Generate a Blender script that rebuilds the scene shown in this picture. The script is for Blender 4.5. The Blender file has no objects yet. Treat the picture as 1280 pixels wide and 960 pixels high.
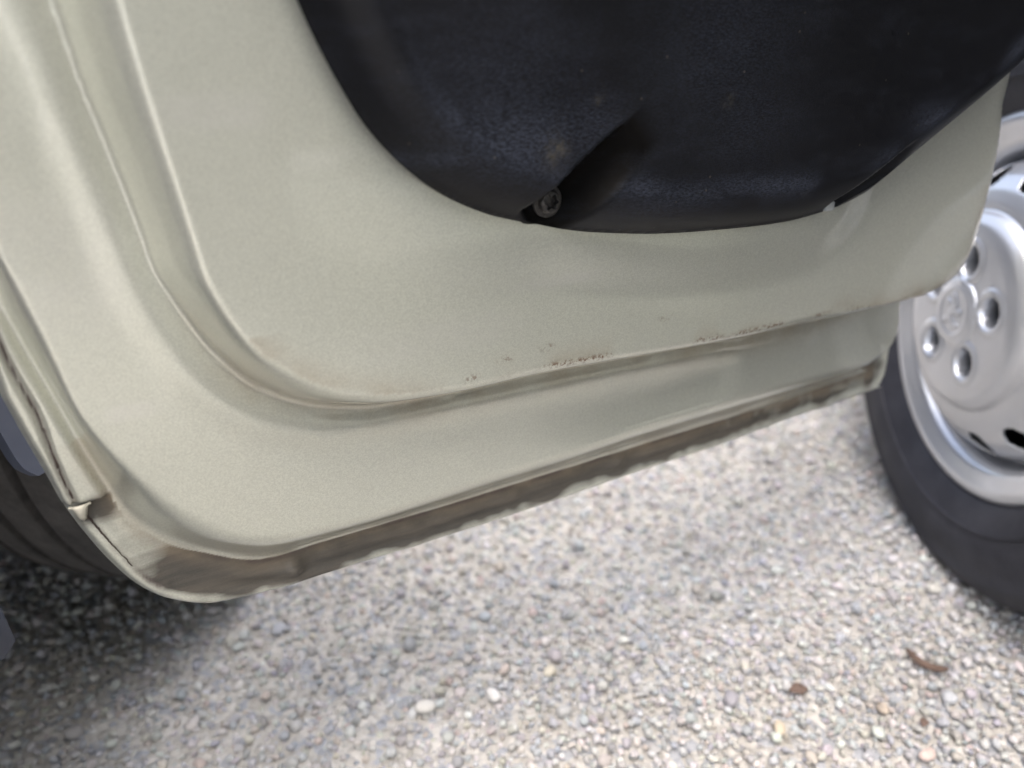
import bpy, bmesh, math, random
import numpy as np
from mathutils import Vector, Matrix
random.seed(7); rng = np.random.default_rng(11)
R = math.radians
sc = bpy.context.scene
col = sc.collection

# ------------------------------------------------------------------ camera
CAM_H, PITCH, FPX = 0.62, R(25.0), 950.0          # FPX: focal length in pixels of a 1280 px wide frame
cam = bpy.data.cameras.new('camera'); camo = bpy.data.objects.new('camera', cam); col.objects.link(camo)
cam.sensor_width = 36.0; cam.lens = 36.0 * FPX / 1280.0
camo.location = (0, 0, CAM_H); camo.rotation_euler = (math.pi / 2 - PITCH, 0, 0)
cam.clip_start = 0.02; cam.clip_end = 800
cam.dof.use_dof = True; cam.dof.focus_distance = 0.485; cam.dof.aperture_fstop = 3.7
sc.camera = camo
# ------------------------------------------------------------------ sky, sun, exposure
SUN_EL, SUN_AZ = R(73), R(192)                    # azimuth clockwise from +y: behind the camera, high
w = bpy.data.worlds.new('World'); sc.world = w; w.use_nodes = True
nt = w.node_tree; nt.nodes.clear()
wo = nt.nodes.new('ShaderNodeOutputWorld'); bg = nt.nodes.new('ShaderNodeBackground')
sky = nt.nodes.new('ShaderNodeTexSky'); sky.sky_type = 'NISHITA'; sky.sun_disc = False
sky.sun_elevation = SUN_EL; sky.sun_rotation = SUN_AZ; sky.air_density = 1.0; sky.dust_density = 6.0; sky.ozone_density = 1.0
hs = nt.nodes.new('ShaderNodeHueSaturation'); hs.inputs['Saturation'].default_value = 0.75
nt.links.new(sky.outputs[0], hs.inputs['Color']); nt.links.new(hs.outputs[0], bg.inputs[0])
bg.inputs[1].default_value = 0.15; nt.links.new(bg.outputs[0], wo.inputs[0])
sl = bpy.data.lights.new('sun', 'SUN'); sl.energy = 0.75; sl.angle = R(80); sl.color = (1.0, 0.992, 0.975)
so = bpy.data.objects.new('sun', sl); col.objects.link(so)
sd = Vector((math.sin(SUN_AZ) * math.cos(SUN_EL), math.cos(SUN_AZ) * math.cos(SUN_EL), math.sin(SUN_EL)))
so.rotation_euler = sd.to_track_quat('Z', 'Y').to_euler()
sc.view_settings.view_transform = 'Standard'; sc.view_settings.look = 'None'
sc.cycles.max_bounces = 6; sc.cycles.diffuse_bounces = 3; sc.cycles.glossy_bounces = 3
sc.view_settings.exposure = 1.85; sc.view_settings.gamma = 1.0

# ------------------------------------------------------------------ helpers
def link(name, me, parent=None, mat=None):
    o = bpy.data.objects.new(name, me); col.objects.link(o)
    if parent: o.parent = parent
    if mat and me: 
        me.materials.clear(); me.materials.append(mat)
    return o
def empty(name, loc=(0, 0, 0), parent=None):
    o = bpy.data.objects.new(name, None); col.objects.link(o); o.location = loc; o.empty_display_size = .05
    if parent: o.parent = parent
    return o
def tag(o, label, cat=None, group=None, kind=None):
    o['label'] = label
    if cat: o['category'] = cat
    if group: o['group'] = group
    if kind: o['kind'] = kind
    return o
def mesh(name, v, f, smooth=True):
    me = bpy.data.meshes.new(name); me.from_pydata([tuple(p) for p in v], [], [tuple(q) for q in f]); me.update()
    if smooth: me.polygons.foreach_set('use_smooth', [True] * len(me.polygons))
    return me
def np_mesh(name, V, F, smooth=True):
    me = bpy.data.meshes.new(name); V = np.ascontiguousarray(V, dtype=np.float32); F = np.ascontiguousarray(F, dtype=np.int32)
    k = F.shape[1]
    me.vertices.add(len(V)); me.vertices.foreach_set('co', V.ravel())
    me.loops.add(F.size); me.loops.foreach_set('vertex_index', F.ravel())
    me.polygons.add(len(F)); me.polygons.foreach_set('loop_start', np.arange(len(F), dtype=np.int32) * k)
    me.update(calc_edges=True); me.validate()
    if smooth: me.polygons.foreach_set('use_smooth', np.ones(len(F), dtype=bool))
    return me
def fattr(me, name, a):
    at = me.attributes.new(name, 'FLOAT', 'POINT'); at.data.foreach_set('value', np.ascontiguousarray(a, dtype=np.float32))
def box_bm(bm, x0, x1, y0, y1, z0, z1, bev=0.0):
    r = bmesh.ops.create_cube(bm, size=1.0)
    for v in r['verts']:
        v.co = Vector(((x0 + x1) / 2 + v.co.x * (x1 - x0), (y0 + y1) / 2 + v.co.y * (y1 - y0), (z0 + z1) / 2 + v.co.z * (z1 - z0)))
    if bev:
        es = list({e for v in r['verts'] for e in v.link_edges})
        bmesh.ops.bevel(bm, geom=es, offset=bev, segments=3, affect='EDGES', profile=.5)
def bm_obj(name, bm, parent, mat, smooth=True):
    me = bpy.data.meshes.new(name); bmesh.ops.recalc_face_normals(bm, faces=bm.faces[:]); bm.to_mesh(me); bm.free()
    if smooth:
        me.polygons.foreach_set('use_smooth', [True] * len(me.polygons))
        try: me.set_sharp_from_angle(angle=R(35))
        except Exception: pass
    return link(name, me, parent, mat)
def box(name, parent, mat, x0, x1, y0, y1, z0, z1, bev=0.01):
    bm = bmesh.new(); box_bm(bm, x0, x1, y0, y1, z0, z1, bev); return bm_obj(name, bm, parent, mat)
def lathe(prof, n, close=False):
    """prof: (radius, axial) list; axis +X-ish local z -> (r cos, r sin, a)"""
    P = np.array(prof); a = np.linspace(0, 2 * np.pi, n, endpoint=False); m = len(P)
    V = np.zeros((m, n, 3)); V[..., 0] = P[:, :1] * np.cos(a); V[..., 1] = P[:, :1] * np.sin(a); V[..., 2] = P[:, 1:]
    i = np.arange(m if close else m - 1)[:, None]; j = np.arange(n)[None]; i2 = (i + 1) % m
    F = np.stack([i * n + j, i * n + (j + 1) % n, i2 * n + (j + 1) % n, i2 * n + j], -1).reshape(-1, 4)
    return V.reshape(-1, 3), F
def catmull(P, n=8):
    P = np.asarray(P, float); out = []
    for i in range(len(P) - 1):
        p0 = P[i - 1] if i else 2 * P[0] - P[1]; p1, p2 = P[i], P[i + 1]; p3 = P[i + 2] if i + 2 < len(P) else 2 * P[-1] - P[-2]
        # centripetal-ish: limit tangents to the chord
        t1 = (p2 - p0) / 2; t2 = (p3 - p1) / 2; L = np.linalg.norm(p2 - p1)
        for t in (t1, t2):
            q = np.linalg.norm(t)
            if q > L: t *= L / q
        for s in np.linspace(0, 1, n, endpoint=False):
            h00 = 2*s**3 - 3*s**2 + 1; h10 = s**3 - 2*s**2 + s; h01 = -2*s**3 + 3*s**2; h11 = s**3 - s**2
            out.append(h00 * p1 + h10 * t1 + h01 * p2 + h11 * t2)
    out.append(P[-1]); return np.array(out)
def polyline_dist(poly, P, closed=True, want_arg=False):
    best = np.full(len(P), 1e9); bx = np.zeros_like(P) if want_arg else None
    n = len(poly)
    for i in range(n if closed else n - 1):
        a, b = poly[i], poly[(i + 1) % n]; d = b - a; L2 = d @ d
        if L2 < 1e-14: continue
        t = np.clip(((P - a) @ d) / L2, 0, 1); q = a + t[:, None] * d; e = ((P - q) ** 2).sum(1)
        m = e < best; best[m] = e[m]
        if want_arg: bx[m] = q[m]
    return (np.sqrt(best), bx) if want_arg else np.sqrt(best)
def inside(poly, P):
    c = np.zeros(len(P), bool); n = len(poly); x, y = P[:, 0], P[:, 1]
    for i in range(n):
        a, b = poly[i], poly[(i + 1) % n]
        if a[1] == b[1]: continue
        k = (a[1] > y) != (b[1] > y); c ^= k & (x < (b[0] - a[0]) * (y - a[1]) / (b[1] - a[1]) + a[0])
    return c
def sm(x, a, b):
    t = np.clip((x - a) / (b - a), 0, 1); return t * t * (3 - 2 * t)
def vnoise(P, s, seed=0):
    """cheap value noise on 2-D points"""
    g = np.random.default_rng(seed).random((256, 256)); Q = P * s; i = np.floor(Q).astype(int); f = Q - i; f = f * f * (3 - 2 * f)
    g_ = lambda a, b: g[a % 256, b % 256]
    return (g_(i[:, 0], i[:, 1]) * (1 - f[:, 0]) + g_(i[:, 0] + 1, i[:, 1]) * f[:, 0]) * (1 - f[:, 1]) + \
           (g_(i[:, 0], i[:, 1] + 1) * (1 - f[:, 0]) + g_(i[:, 0] + 1, i[:, 1] + 1) * f[:, 0]) * f[:, 1]

# ------------------------------------------------------------------ materials
class M:
    def __init__(s, name):
        s.m = bpy.data.materials.new(name); s.m.use_nodes = True; s.t = s.m.node_tree; s.b = s.t.nodes['Principled BSDF']
    def n(s, kind, **kw):
        n = s.t.nodes.new('ShaderNode' + kind)
        for k, v in kw.items():
            if k in n.inputs: n.inputs[k].default_value = v
            else: setattr(n, k, v)
        return n
    def l(s, a, b): s.t.links.new(a, b)
    def set(s, **kw):
        for k, v in kw.items(): s.b.inputs[k.replace('_', ' ')].default_value = v
        return s
    def noise(s, scale, detail=4, rough=.55, coords=None):
        n = s.n('TexNoise', Scale=scale, Detail=detail, Roughness=rough)
        s.l(coords if coords else s.obj(), n.inputs['Vector']); return n.outputs['Fac']
    def obj(s): return s.n('TexCoord').outputs['Object']
    def ramp(s, x, a, b, c0=0., c1=1.):
        n = s.n('MapRange'); n.inputs[1].default_value = a; n.inputs[2].default_value = b; n.inputs[3].default_value = c0; n.inputs[4].default_value = c1
        s.l(x, n.inputs[0]); return n.outputs[0]
    def mix(s, f, a, b):
        n = s.n('Mix', data_type='RGBA')
        for v, i in ((f, 0), (a, 6), (b, 7)):
            if isinstance(v, (tuple, float, int)): n.inputs[i].default_value = v if not isinstance(v, tuple) else (*v, 1)[:4]
            else: s.l(v, n.inputs[i])
        return n.outputs[2]
    def math(s, op, a, b=0.):
        n = s.n('Math', operation=op)
        for v, i in ((a, 0), (b, 1)):
            if isinstance(v, (float, int)): n.inputs[i].default_value = v
            else: s.l(v, n.inputs[i])
        return n.outputs[0]
    def attr(s, name): return s.n('Attribute', attribute_name=name).outputs['Fac']
    def bump(s, h, strength, dist):
        n = s.n('Bump', Strength=strength, Distance=dist); s.l(h, n.inputs['Height']); s.l(n.outputs[0], s.b.inputs['Normal'])
def simple(name, c, rough=.5, metal=0., var=.12, scale=30., bump=0., bdist=.001):
    m = M(name); m.set(Roughness=rough, Metallic=metal)
    f = m.noise(scale); m.l(m.mix(f, tuple(x * (1 - var) for x in c), tuple(min(1, x * (1 + var)) for x in c)), m.b.inputs['Base Color'])
    m.l(m.ramp(m.noise(scale * 2.3), .3, .7, max(.02, rough - .06), min(1, rough + .06)), m.b.inputs['Roughness'])
    if bump: m.bump(m.noise(scale * 6), bump, bdist)
    return m.m
def paint_material(name, base, dirty=True):
    m = M(name)
    fl = m.n('TexVoronoi', Scale=1500.); m.l(m.obj(), fl.inputs['Vector'])
    flake = m.n('SeparateColor'); m.l(fl.outputs['Color'], flake.inputs[0])
    f1 = m.math('ADD', m.math('MULTIPLY', flake.outputs[0], .5), m.math('MULTIPLY', m.noise(900., 1, .6), .5))
    c = m.mix(m.ramp(f1, .25, .75), tuple(x * .90 for x in base), tuple(min(1, x * 1.10) for x in base))
    film = m.ramp(m.noise(9., 4, .6), .42, .75, 0., .22)                          # thin dried dust film
    c = m.mix(film, c, (.54, .54, .48)); rough = m.ramp(film, 0., .22, .30, .40)
    if dirty:
        d = m.attr('dirt'); st = m.attr('streak')
        dmp = m.n('Mapping'); dmp.inputs['Rotation'].default_value = (0, 0, -DANG); m.l(m.obj(), dmp.inputs[0])
        dm2 = m.n('Mapping'); dm2.inputs['Scale'].default_value = (.22, 1, 2.2); m.l(dmp.outputs[0], dm2.inputs[0]); dm = dm2.outputs[0]
        dn = m.ramp(m.math('ADD', d, m.math('MULTIPLY', m.math('SUBTRACT', m.noise(38., 5, .6, dm), .5), .8)), .12, .62, 0., .92)
        dn = m.math('MULTIPLY', dn, m.ramp(d, .02, .2))
        dc = m.mix(m.ramp(m.noise(60., 7, .72, dm), .34, .70), (.015, .0105, .0088), (.078, .060, .044))
        c = m.mix(m.math('MULTIPLY', st, m.ramp(m.noise(70., 4), .3, .7, .3, .8)), c, (.62, .61, .57))
        c = m.mix(dn, c, dc)
        c = m.mix(m.math('MULTIPLY', m.attr('brown_tone'), m.ramp(m.noise(40., 4, .65), .25, .7, .15, .75)), c, (.33, .25, .16))
        ru = m.math('MULTIPLY', m.attr('rust'), m.ramp(m.noise(330., 4, .7), .47, .59))
        c = m.mix(ru, c, (.12, .055, .022))
        sp = m.n('TexVoronoi', Scale=26.); m.l(m.obj(), sp.inputs['Vector'])     # stray specks of tar
        spk = m.math('LESS_THAN', sp.outputs['Distance'], .026)
        sc_ = m.n('SeparateColor'); m.l(sp.outputs['Color'], sc_.inputs[0])
        c = m.mix(m.math('MULTIPLY', spk, m.math('GREATER_THAN', sc_.outputs[0], .55)), c, (.10, .075, .05))
        c = m.mix(m.math('MULTIPLY', m.attr('crack'), m.ramp(m.noise(160., 4), .3, .6, .55, 1.)), c, (.07, .05, .045))
        rough = m.math('MAXIMUM', rough, m.math('MULTIPLY', dn, .75))
        metal = m.math('MULTIPLY', m.math('SUBTRACT', 1., m.math('MAXIMUM', dn, ru)), .5)
        m.l(metal, m.b.inputs['Metallic'])
        m.l(m.math('MULTIPLY', m.math('SUBTRACT', 1., dn), 1.), m.b.inputs['Coat Weight'])
        m.bump(m.math('ADD', m.math('MULTIPLY', f1, .05), m.math('MULTIPLY', dn, m.noise(260., 4, .7))), 0.25, .0010)
    else:
        m.set(Metallic=.5, Coat_Weight=1.)
    m.l(c, m.b.inputs['Base Color']); m.l(rough, m.b.inputs['Roughness']); m.set(Coat_Roughness=.06)
    return m.m
DANG = R(29.8)
PAINT = (.545, .556, .480)
m_door = paint_material('champagne_paint_worn', PAINT)
m_paint = paint_material('champagne_paint', PAINT, False)
m_grey_interior = simple('dark_interior', (.03, .03, .032), .8)
m_rubber = simple('weathered_rubber', (.026, .026, .030), .72, 0, .25, 60., .3, .0008)
m_black_steel = simple('black_steel', (.012, .012, .013), .55, .3)
m_blue = simple('blue_grey_plastic', (.095, .11, .155), .5, 0, .15, 14.)
m_bluepaint = simple('blue_grey_paint', (.045, .055, .085), .42, .2, .08, 10.)
m_glass = simple('dark_glass', (.01, .012, .014), .06)
m_clip = simple('white_nylon', (.34, .36, .36), .5)
m_bolt = simple('zinc_bolt', (.10, .10, .105), .45, .7, .2, 200.)
m_twig = simple('reddish_bark', (.11, .072, .055), .85, 0, .3, 150., .5, .001)
m_leaf = simple('dried_leaf', (.13, .088, .07), .85, 0, .3, 200.)

# black trim plastic: scuffed, dusty in patches
m = M('black_trim_plastic')
co = m.obj(); mp = m.n('Mapping'); mp.inputs['Scale'].default_value = (1, 1, 3.2); mp.inputs['Rotation'].default_value = (0, R(38), 0); m.l(co, mp.inputs[0])
sc1 = m.ramp(m.noise(26., 6, .72, mp.outputs[0]), .50, .78)
sc2 = m.ramp(m.noise(650., 3, .7, mp.outputs[0]), .42, .66)
dust = m.math('MULTIPLY', m.math('MULTIPLY', sc1, sc2), .30)
dust = m.math('ADD', dust, m.math('MULTIPLY', m.attr('scuff'), m.ramp(m.noise(420., 4, .75, mp.outputs[0]), .40, .72)))
vs = m.n('TexVoronoi', Scale=95.); m.l(co, vs.inputs['Vector'])
vsc = m.n('SeparateColor'); m.l(vs.outputs['Color'], vsc.inputs[0])
spk = m.math('MULTIPLY', m.math('LESS_THAN', vs.outputs['Distance'], .07), m.math('GREATER_THAN', vsc.outputs[1], .72))
c = m.mix(m.noise(6.), (.0014, .0016, .0028), (.0026, .0028, .0046))
c = m.mix(m.ramp(m.attr('grit_dull'), 0., .5), c, (.0035, .0033, .0030))
c = m.mix(m.math('MINIMUM', dust, .55), c, (.052, .062, .090))
c = m.mix(m.attr('sand'), c, (.13, .115, .08))
c = m.mix(m.math('MULTIPLY', spk, m.math('ADD', .12, m.attr('grit_dull'))), c, (.28, .24, .17))
m.l(c, m.b.inputs['Base Color']); m.l(m.math('ADD', m.ramp(dust, 0., .5, .50, .68), m.math('MULTIPLY', m.attr('grit_dull'), .4)), m.b.inputs['Roughness'])
m.l(m.ramp(m.attr('grit_dull'), 0., .6, .26, .06), m.b.inputs['Specular IOR Level']); m.bump(m.noise(900., 3), .12, .0006)  # sheen cut along the screw channel so the recess looks darker
m_trim = m.m

# silver wheel lacquer
m = M('silver_wheel_paint'); m.set(Metallic=.7, Coat_Weight=.4, Coat_Roughness=.1)
n1 = m.ramp(m.noise(11., 3, .5), .40, .80)
m.l(m.mix(n1, (.62, .635, .67), (.54, .55, .57)), m.b.inputs['Base Color']); m.l(m.ramp(n1, 0., 1., .29, .36), m.b.inputs['Roughness']); m_silver = m.m

# tyre sidewall with a dusty bloom
m = M('tyre_rubber'); d_ = m.ramp(m.noise(18., 7, .65), .35, .75)
m.l(m.mix(d_, (.016, .017, .024), (.042, .043, .054)), m.b.inputs['Base Color']); m.set(Roughness=.62, Specular_IOR_Level=.4)
m.bump(m.noise(240., 5), .25, .0008); m_tyre = m.m
m = M('tread_rubber'); mp = m.n('Mapping'); m.l(m.obj(), mp.inputs[0]); d_ = m.ramp(m.noise(45., 7, .7, mp.outputs[0]), .3, .75)
m.l(m.mix(d_, (.045, .043, .043), (.115, .110, .105)), m.b.inputs['Base Color']); m.set(Roughness=.85); m.bump(m.noise(200., 6), .6, .002); m_tread = m.m

# gravel stones: colour comes per stone
m = M('gravel_stone')
at = m.n('Attribute', attribute_name='tint', attribute_type='INSTANCER')
oi = m.noise(7., 5, .6)
cc = m.n('Mix', data_type='RGBA', blend_type='MULTIPLY'); cc.inputs[0].default_value = 1.
m.l(at.outputs['Color'], cc.inputs[6]); m.l(m.mix(m.noise(2.2, 6, .7), (.82, .81, .79), (1., 1., 1.)), cc.inputs[7])
m.l(cc.outputs[2], m.b.inputs['Base Color']); m.set(Roughness=.8, Specular_IOR_Level=.3); m.bump(m.noise(9., 6, .7), .35, .06); m_stone = m.m

m = M('gravel_ground')
v1 = m.n('TexVoronoi', Scale=95.); m.l(m.obj(), v1.inputs['Vector'])
s1 = m.n('SeparateColor'); m.l(v1.outputs['Color'], s1.inputs[0])
gc = m.mix(s1.outputs[0], (.34, .325, .30), (.54, .52, .49)); gc = m.mix(m.ramp(s1.outputs[1], .8, .82), gc, (.30, .32, .36))
m.l(m.mix(m.ramp(m.noise(1.5, 5), .3, .7, 0, .5), gc, (.42, .40, .365)), m.b.inputs['Base Color']); m.set(Roughness=.9)
m.bump(m.ramp(v1.outputs['Distance'], 0., .7, 1., 0.), .8, .006); m_ground = m.m

# ------------------------------------------------------------------ ground
g = link('ground', mesh('ground', [(-200, -200, 0), (200, -200, 0), (200, 200, 0), (-200, 200, 0)], [(0, 1, 2, 3)], False), None, m_ground)
tag(g, 'pale gravel ground under the vehicles', kind='structure')

# ------------------------------------------------------------------ the van door: its plane, traced outlines
CP, SP = math.cos(PITCH), math.sin(PITCH)
def ray(px, py):
    X, Y = (px - 640) / FPX, (480 - py) / FPX
    return np.array([X, CP + Y * SP, Y * CP - SP])
CAMP = np.array([0, 0, CAM_H])
DA = np.array([-0.1784, 0.3914, 0.0]); DANG = R(29.8)
DU = np.array([math.cos(DANG), math.sin(DANG), 0]); DN = np.array([math.sin(DANG), -math.cos(DANG), 0])   # along the door, and its inner-side normal
def UV(p, w=0.):
    r = ray(*p); t = ((DA + DN * w - CAMP) @ DN) / (r @ DN); P = CAMP + r * t
    return np.array([(P - DA) @ DU, P[2]])
def UVs(L, w=0.): return np.array([UV(p, w) for p in L])
def ground_at(px, py, z=0.):
    r = ray(px, py); return CAMP + r * ((z - CAM_H) / r[2])
def world(UVp, W): return DA + UVp[:, :1] * DU + UVp[:, 1:] * np.array([0, 0, 1.]) + W[:, None] * DN
ZT = 1.06                                  # top of the pressed door shell (window line)
L1, L2 = .022, .056                        # heights of the two pressed levels above the hem
def closed(px, w, right, lu=0.0, n=6):
    c = catmull(UVs(px, w), n); top = np.array([[c[0][0] - lu, ZT + .02]])
    r = np.array(right + [(right[-1][0], ZT + .02)]) if right else np.array([[c[-1][0] + .004, ZT + .02]])
    return np.vstack([top, c, r])
px_O = [(0,494),(28,544),(56,591),(81,635),(109,672),(141,707),(175,735),(212,751),(259,757),(300,750),(359,735),(400,722),(500,691),(659,640),(800,591),(903,557),(987,525),(1081,493),(1105,485)]
def behind(L, w, k): return [tuple(UV((x - k, y - k * .8), w)) for x, y in L]
px_R = [(1129,374),(1156,366),(1178,353),(1197,336),(1211,311),(1226,266),(1239,214),(1247,170),(1252,126)]   # hinge-side corner of the raised panel
O = closed(px_O, 0., [(.642, .285), (.648, .300), (.645, .36)] + behind(px_R, 0., 6), .012)
px_F1 = [(0,381),(31,437),(69,500),(97,550),(128,600),(162,650),(212,682),(266,696),(312,702),(347,697),(400,680),(537,640),(669,599),(800,558),(925,519),(1019,488),(1088,463)]
px_T1 = [(0,319),(41,390),(72,453),(103,519),(147,569),(203,616),(250,644),(297,663),(344,666),(400,658),(500,630),(619,590),(712,562),(800,532),(925,494),(1019,467),(1085,448),(1112,434),(1123,410),(1123,385)]
F1c = catmull(UVs(px_F1, 0.), 6); T1c = catmull(UVs(px_T1, L1), 6)
uR = T1c[-1][0]
F1 = np.vstack([[[F1c[0][0] - .012, ZT + .02]], F1c, [[uR - .004, F1c[-1][1] + .006], [uR + .010, F1c[-1][1] + .028], [uR + .012, F1c[-1][1] + .06]], behind(px_R, 0., 10), [[behind(px_R, 0., 10)[-1][0], ZT + .02]]])
T1 = np.vstack([[[T1c[0][0] - .012, ZT + .02]], T1c, behind(px_R, L1, 5), [[behind(px_R, L1, 5)[-1][0], ZT + .02]]])
px_F2 = [(59,0),(97,109),(125,175),(155,248),(175,300),(188,337),(208,368),(250,425),(281,456),(312,481),(360,501),(400,509),(462,511),(537,499),(600,486),(669,470),(800,447),(925,424),(1019,403),(1125,384)]
px_T2 = [(155,0),(180,87),(207,175),(245,294),(266,356),(300,412),(337,450),(400,481),(440,491),(490,493),(537,488),(600,477),(669,461),(800,438),(925,416),(1019,394),(1125,377),(1155,370),(1180,357),(1200,340),(1215,314),(1230,268),(1243,216),(1251,172),(1256,126)]
F2c = catmull(UVs(px_F2, L1), 6); T2c = catmull(UVs(px_T2, L2), 6)
ir = np.argmax(T2c[:, 0]); uR2 = T2c[:, 0].max()
kx = 6 * 16 + 3                              # from here on the wall drops straight behind the panel edge
tail = T2c[kx:]; tg = np.gradient(tail, axis=0); tg /= np.linalg.norm(tg, axis=1)[:, None]; tail = tail + np.stack([tg[:, 1], -tg[:, 0]], 1) * .0022
F2c = F2c[:6 * 18 + 1]
F2 = np.vstack([[[F2c[0][0] - .01, ZT + .02]], F2c, tail, [[tail[-1][0] - .004, ZT + .02]]])
T2 = np.vstack([[[T2c[0][0] - .01, ZT + .02]], T2c, [[T2c[-1][0] - .004, ZT + .02]]])
G2 = catmull(UVs([(19,0),(50,62),(78,137),(103,200),(141,294),(172,369),(200,419),(244,478),(281,508),(328,530),(400,541),(459,532),(556,511),(637,495),(800,460),(900,442),(1010,418)], L1), 6)
G2 = np.vstack([[[G2[0][0] - .01, ZT + .02]], G2])
D2 = catmull(UVs([(455,-60),(440,120),(432,240),(440,310),(465,355),(520,372),(600,360),(660,350),(760,352),(850,354),(940,346),(1010,328),(1060,288),(1090,225),(1110,120),(1115,0)], L2), 6)

def height(P):
    dO = polyline_dist(O, P); 
    def step(Fo, To, e, e2):
        i_f, i_t = inside(Fo, P), inside(To, P); df, dt = polyline_dist(Fo, P), polyline_dist(To, P)
        t = np.where(i_t, 1., np.where(i_f, df / (df + dt + 1e-9), 0.))
        # straight wall with rounded ends
        k = 1 / (1 - e / 2 - e2 / 2); p = np.where(t < e, k * t * t / (2 * e), np.where(t > 1 - e2, 1 - k * (1 - t) ** 2 / (2 * e2), k * (t - e / 2)))
        return np.clip(p, 0, 1), i_f, i_t, df, dt
    p1, f1, t1, df1, dt1 = step(F1, T1, .30, .42)
    p2, f2, t2, df2, dt2 = step(F2, T2, .24, .36)
    W = L1 * p1 + (L2 - L1) * p2
    # soft bead on the outer side of the seal channel
    dg = polyline_dist(G2, P, closed=False)
    W += .0017 * np.exp(-(dg / .0095) ** 2) * np.where(f2, 0, 1) * t1
    W -= .0012 * np.exp(-(df2 / .006) ** 2) * t1
    # lens-shaped soft swage around the trim, and a shallow pressing in the lower level
    iD = inside(D2, P); dD = polyline_dist(D2, P)
    sD = np.where(iD, dD, -dD); W += .0062 * sm(sD, -.012, .032) * sm(dt2, 0, .02) * t2 * sm(P[:, 0], .085, .24)
    e = UVs([(430,590),(893,476)], L1); d_ = e[1] - e[0]; L = np.linalg.norm(d_); d_ /= L
    q = P - e[0]; al = np.clip(q @ d_, 0, L); dd = np.linalg.norm(q - al[:, None] * d_, axis=1)
    W -= .0026 * (1 - sm(dd, .0, .034)) * sm(al, .08, .28) * t1 * sm(df2, .002, .012)
    # slow waviness of pressed sheet
    W += .0006 * (vnoise(P, 9., 3) - .5) + .0003 * (vnoise(P, 31., 4) - .5)
    hem = ~f1; hs_ = np.where(f1, 0., sm(df1, .0, .0035))
    # raised sealed strip on the closing edge, ending in a lip
    lipA, lipB = UV((80, 630)), UV((136, 616)); ld = (lipB - lipA) / np.linalg.norm(lipB - lipA); ln = np.array([-ld[1], ld[0]])
    sl_ = (P - lipA) @ ln
    crack = catmull(np.vstack([[UV((0, 425)) + np.array([-.012, .6])], UVs([(0,425),(19,466),(47,516),(66,566),(81,600),(93,624)])]), 6)
    dc = polyline_dist(crack, P, closed=False); near_left = hs_ * (P[:, 0] < .03)
    strip = near_left * sm(sl_, -.0012, .0012)
    arch = sm(dO, .0005, .0045) * sm(df1, 0., .0045)
    W += strip * (.0018 + .0042 * arch)
    cw = .0013 + .0004 * vnoise(P, 60., 5)
    W -= strip * .0032 * np.exp(-(dc / cw) ** 2)
    # second crack below the lip
    crack2 = catmull(UVs([(101,634),(125,662),(150,690),(176,716),(200,732)]), 6); dc2 = polyline_dist(crack2, P, closed=False)
    W += hs_ * (1 - sm(sl_, -.0012, .0012)) * near_left * .0022 * sm(dO, 0, .004) * (1 - sm(dc2, 0, .009))
    W -= hs_ * .0016 * np.exp(-(dc2 / .0020) ** 2)
    # bottom hem: rolled bead with lumpy sealant
    u = P[:, 0]; bot = hs_ * (P[:, 1] < .36) * (u > -.03)
    fr = dO / (dO + df1 + 1e-9)
    lump = vnoise(np.stack([u, fr * .02], 1), 60., 8)
    W += bot * sm(u, -.02, .01) * (.0030 * np.exp(-((fr - .22) / .11) ** 2) + .0026 * np.exp(-((fr - .70) / .16) ** 2) * sm(lump, .15, .75) + .0016 * (lump - .5) * sm(fr, .15, .4))
    for (px, a_, r_) in (((368, 708), .0055, .006), ((352, 716), .0030, .008), ((520, 668), .002, .010), ((772, 575), .003, .008), ((1030, 497), .003, .012), ((1085, 474), .003, .010)):
        W += bot * a_ * np.exp(-(np.linalg.norm(P - UV(px), axis=1) / r_) ** 2)
    W -= .003 * (1 - sm(dO, 0, .003)) * hem              # rolled-over outer edge
    # masks for dirt, wear and browner folds
    n1 = vnoise(P, 42., 21); n2 = vnoise(P, 140., 22)
    wet = UV((262, 700)); dw = np.linalg.norm((P - wet) * np.array([1., 1.25]), axis=1)
    dirt = np.where(f1, 1 - sm(df1, 0, .0025), 1.) * (P[:, 1] < .40) * (sm(u, -.045, -.012)) * (.50 + .38 * sm(fr, .25, .6) - .50 * np.exp(-((fr - .12) / .15) ** 2) + .45 * (n1 - .5) + .25 * (n2 - .5) + .28 * (1 - sm(u, .10, .30)))
    dirt = np.maximum(dirt, np.where(f1, 1 - sm(df1, 0, .0025), 1.) * (.75 + .7 * (n1 - .4)) * np.exp(-(dw / .052) ** 2) * sm(fr, .08, .3))
    dirt *= 1 - .45 * sm(u, .30, .62)
    for px, a_, r_ in (((128, 632), .9, .010), ((110, 640), .8, .008), ((772, 573), 1.2, .010), ((1025, 490), 1.2, .014), ((395, 700), 1.1, .022), ((1085, 472), .9, .012)):
        dirt = np.maximum(dirt, hem * a_ * np.exp(-(np.linalg.norm(P - UV(px), axis=1) / r_) ** 2))
    dirt = np.maximum(dirt, near_left * .55 * np.exp(-(df1 / .003) ** 2) * (P[:, 1] < .42))
    brown_tone = .75 * np.exp(-(df2 / .012) ** 2) * sm(u, -.02, .03) * (P[:, 1] < .50) + .6 * np.exp(-(df1 / .006) ** 2) * (P[:, 1] < .42)  # brown tone fading out from the feet of both folds
    brown_tone += .55 * np.exp(-(dt2 / .010) ** 2) * t2 * (P[:, 1] < .48) * sm(n1, .3, .7)  # brownish staining along the raised lip
    rust = np.exp(-(dt2 / .0022) ** 2) * sm(u, .10, .16) * (1 - sm(u, .42, .60)) * (P[:, 1] < .46) * sm(n1, .35, .6)
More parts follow.
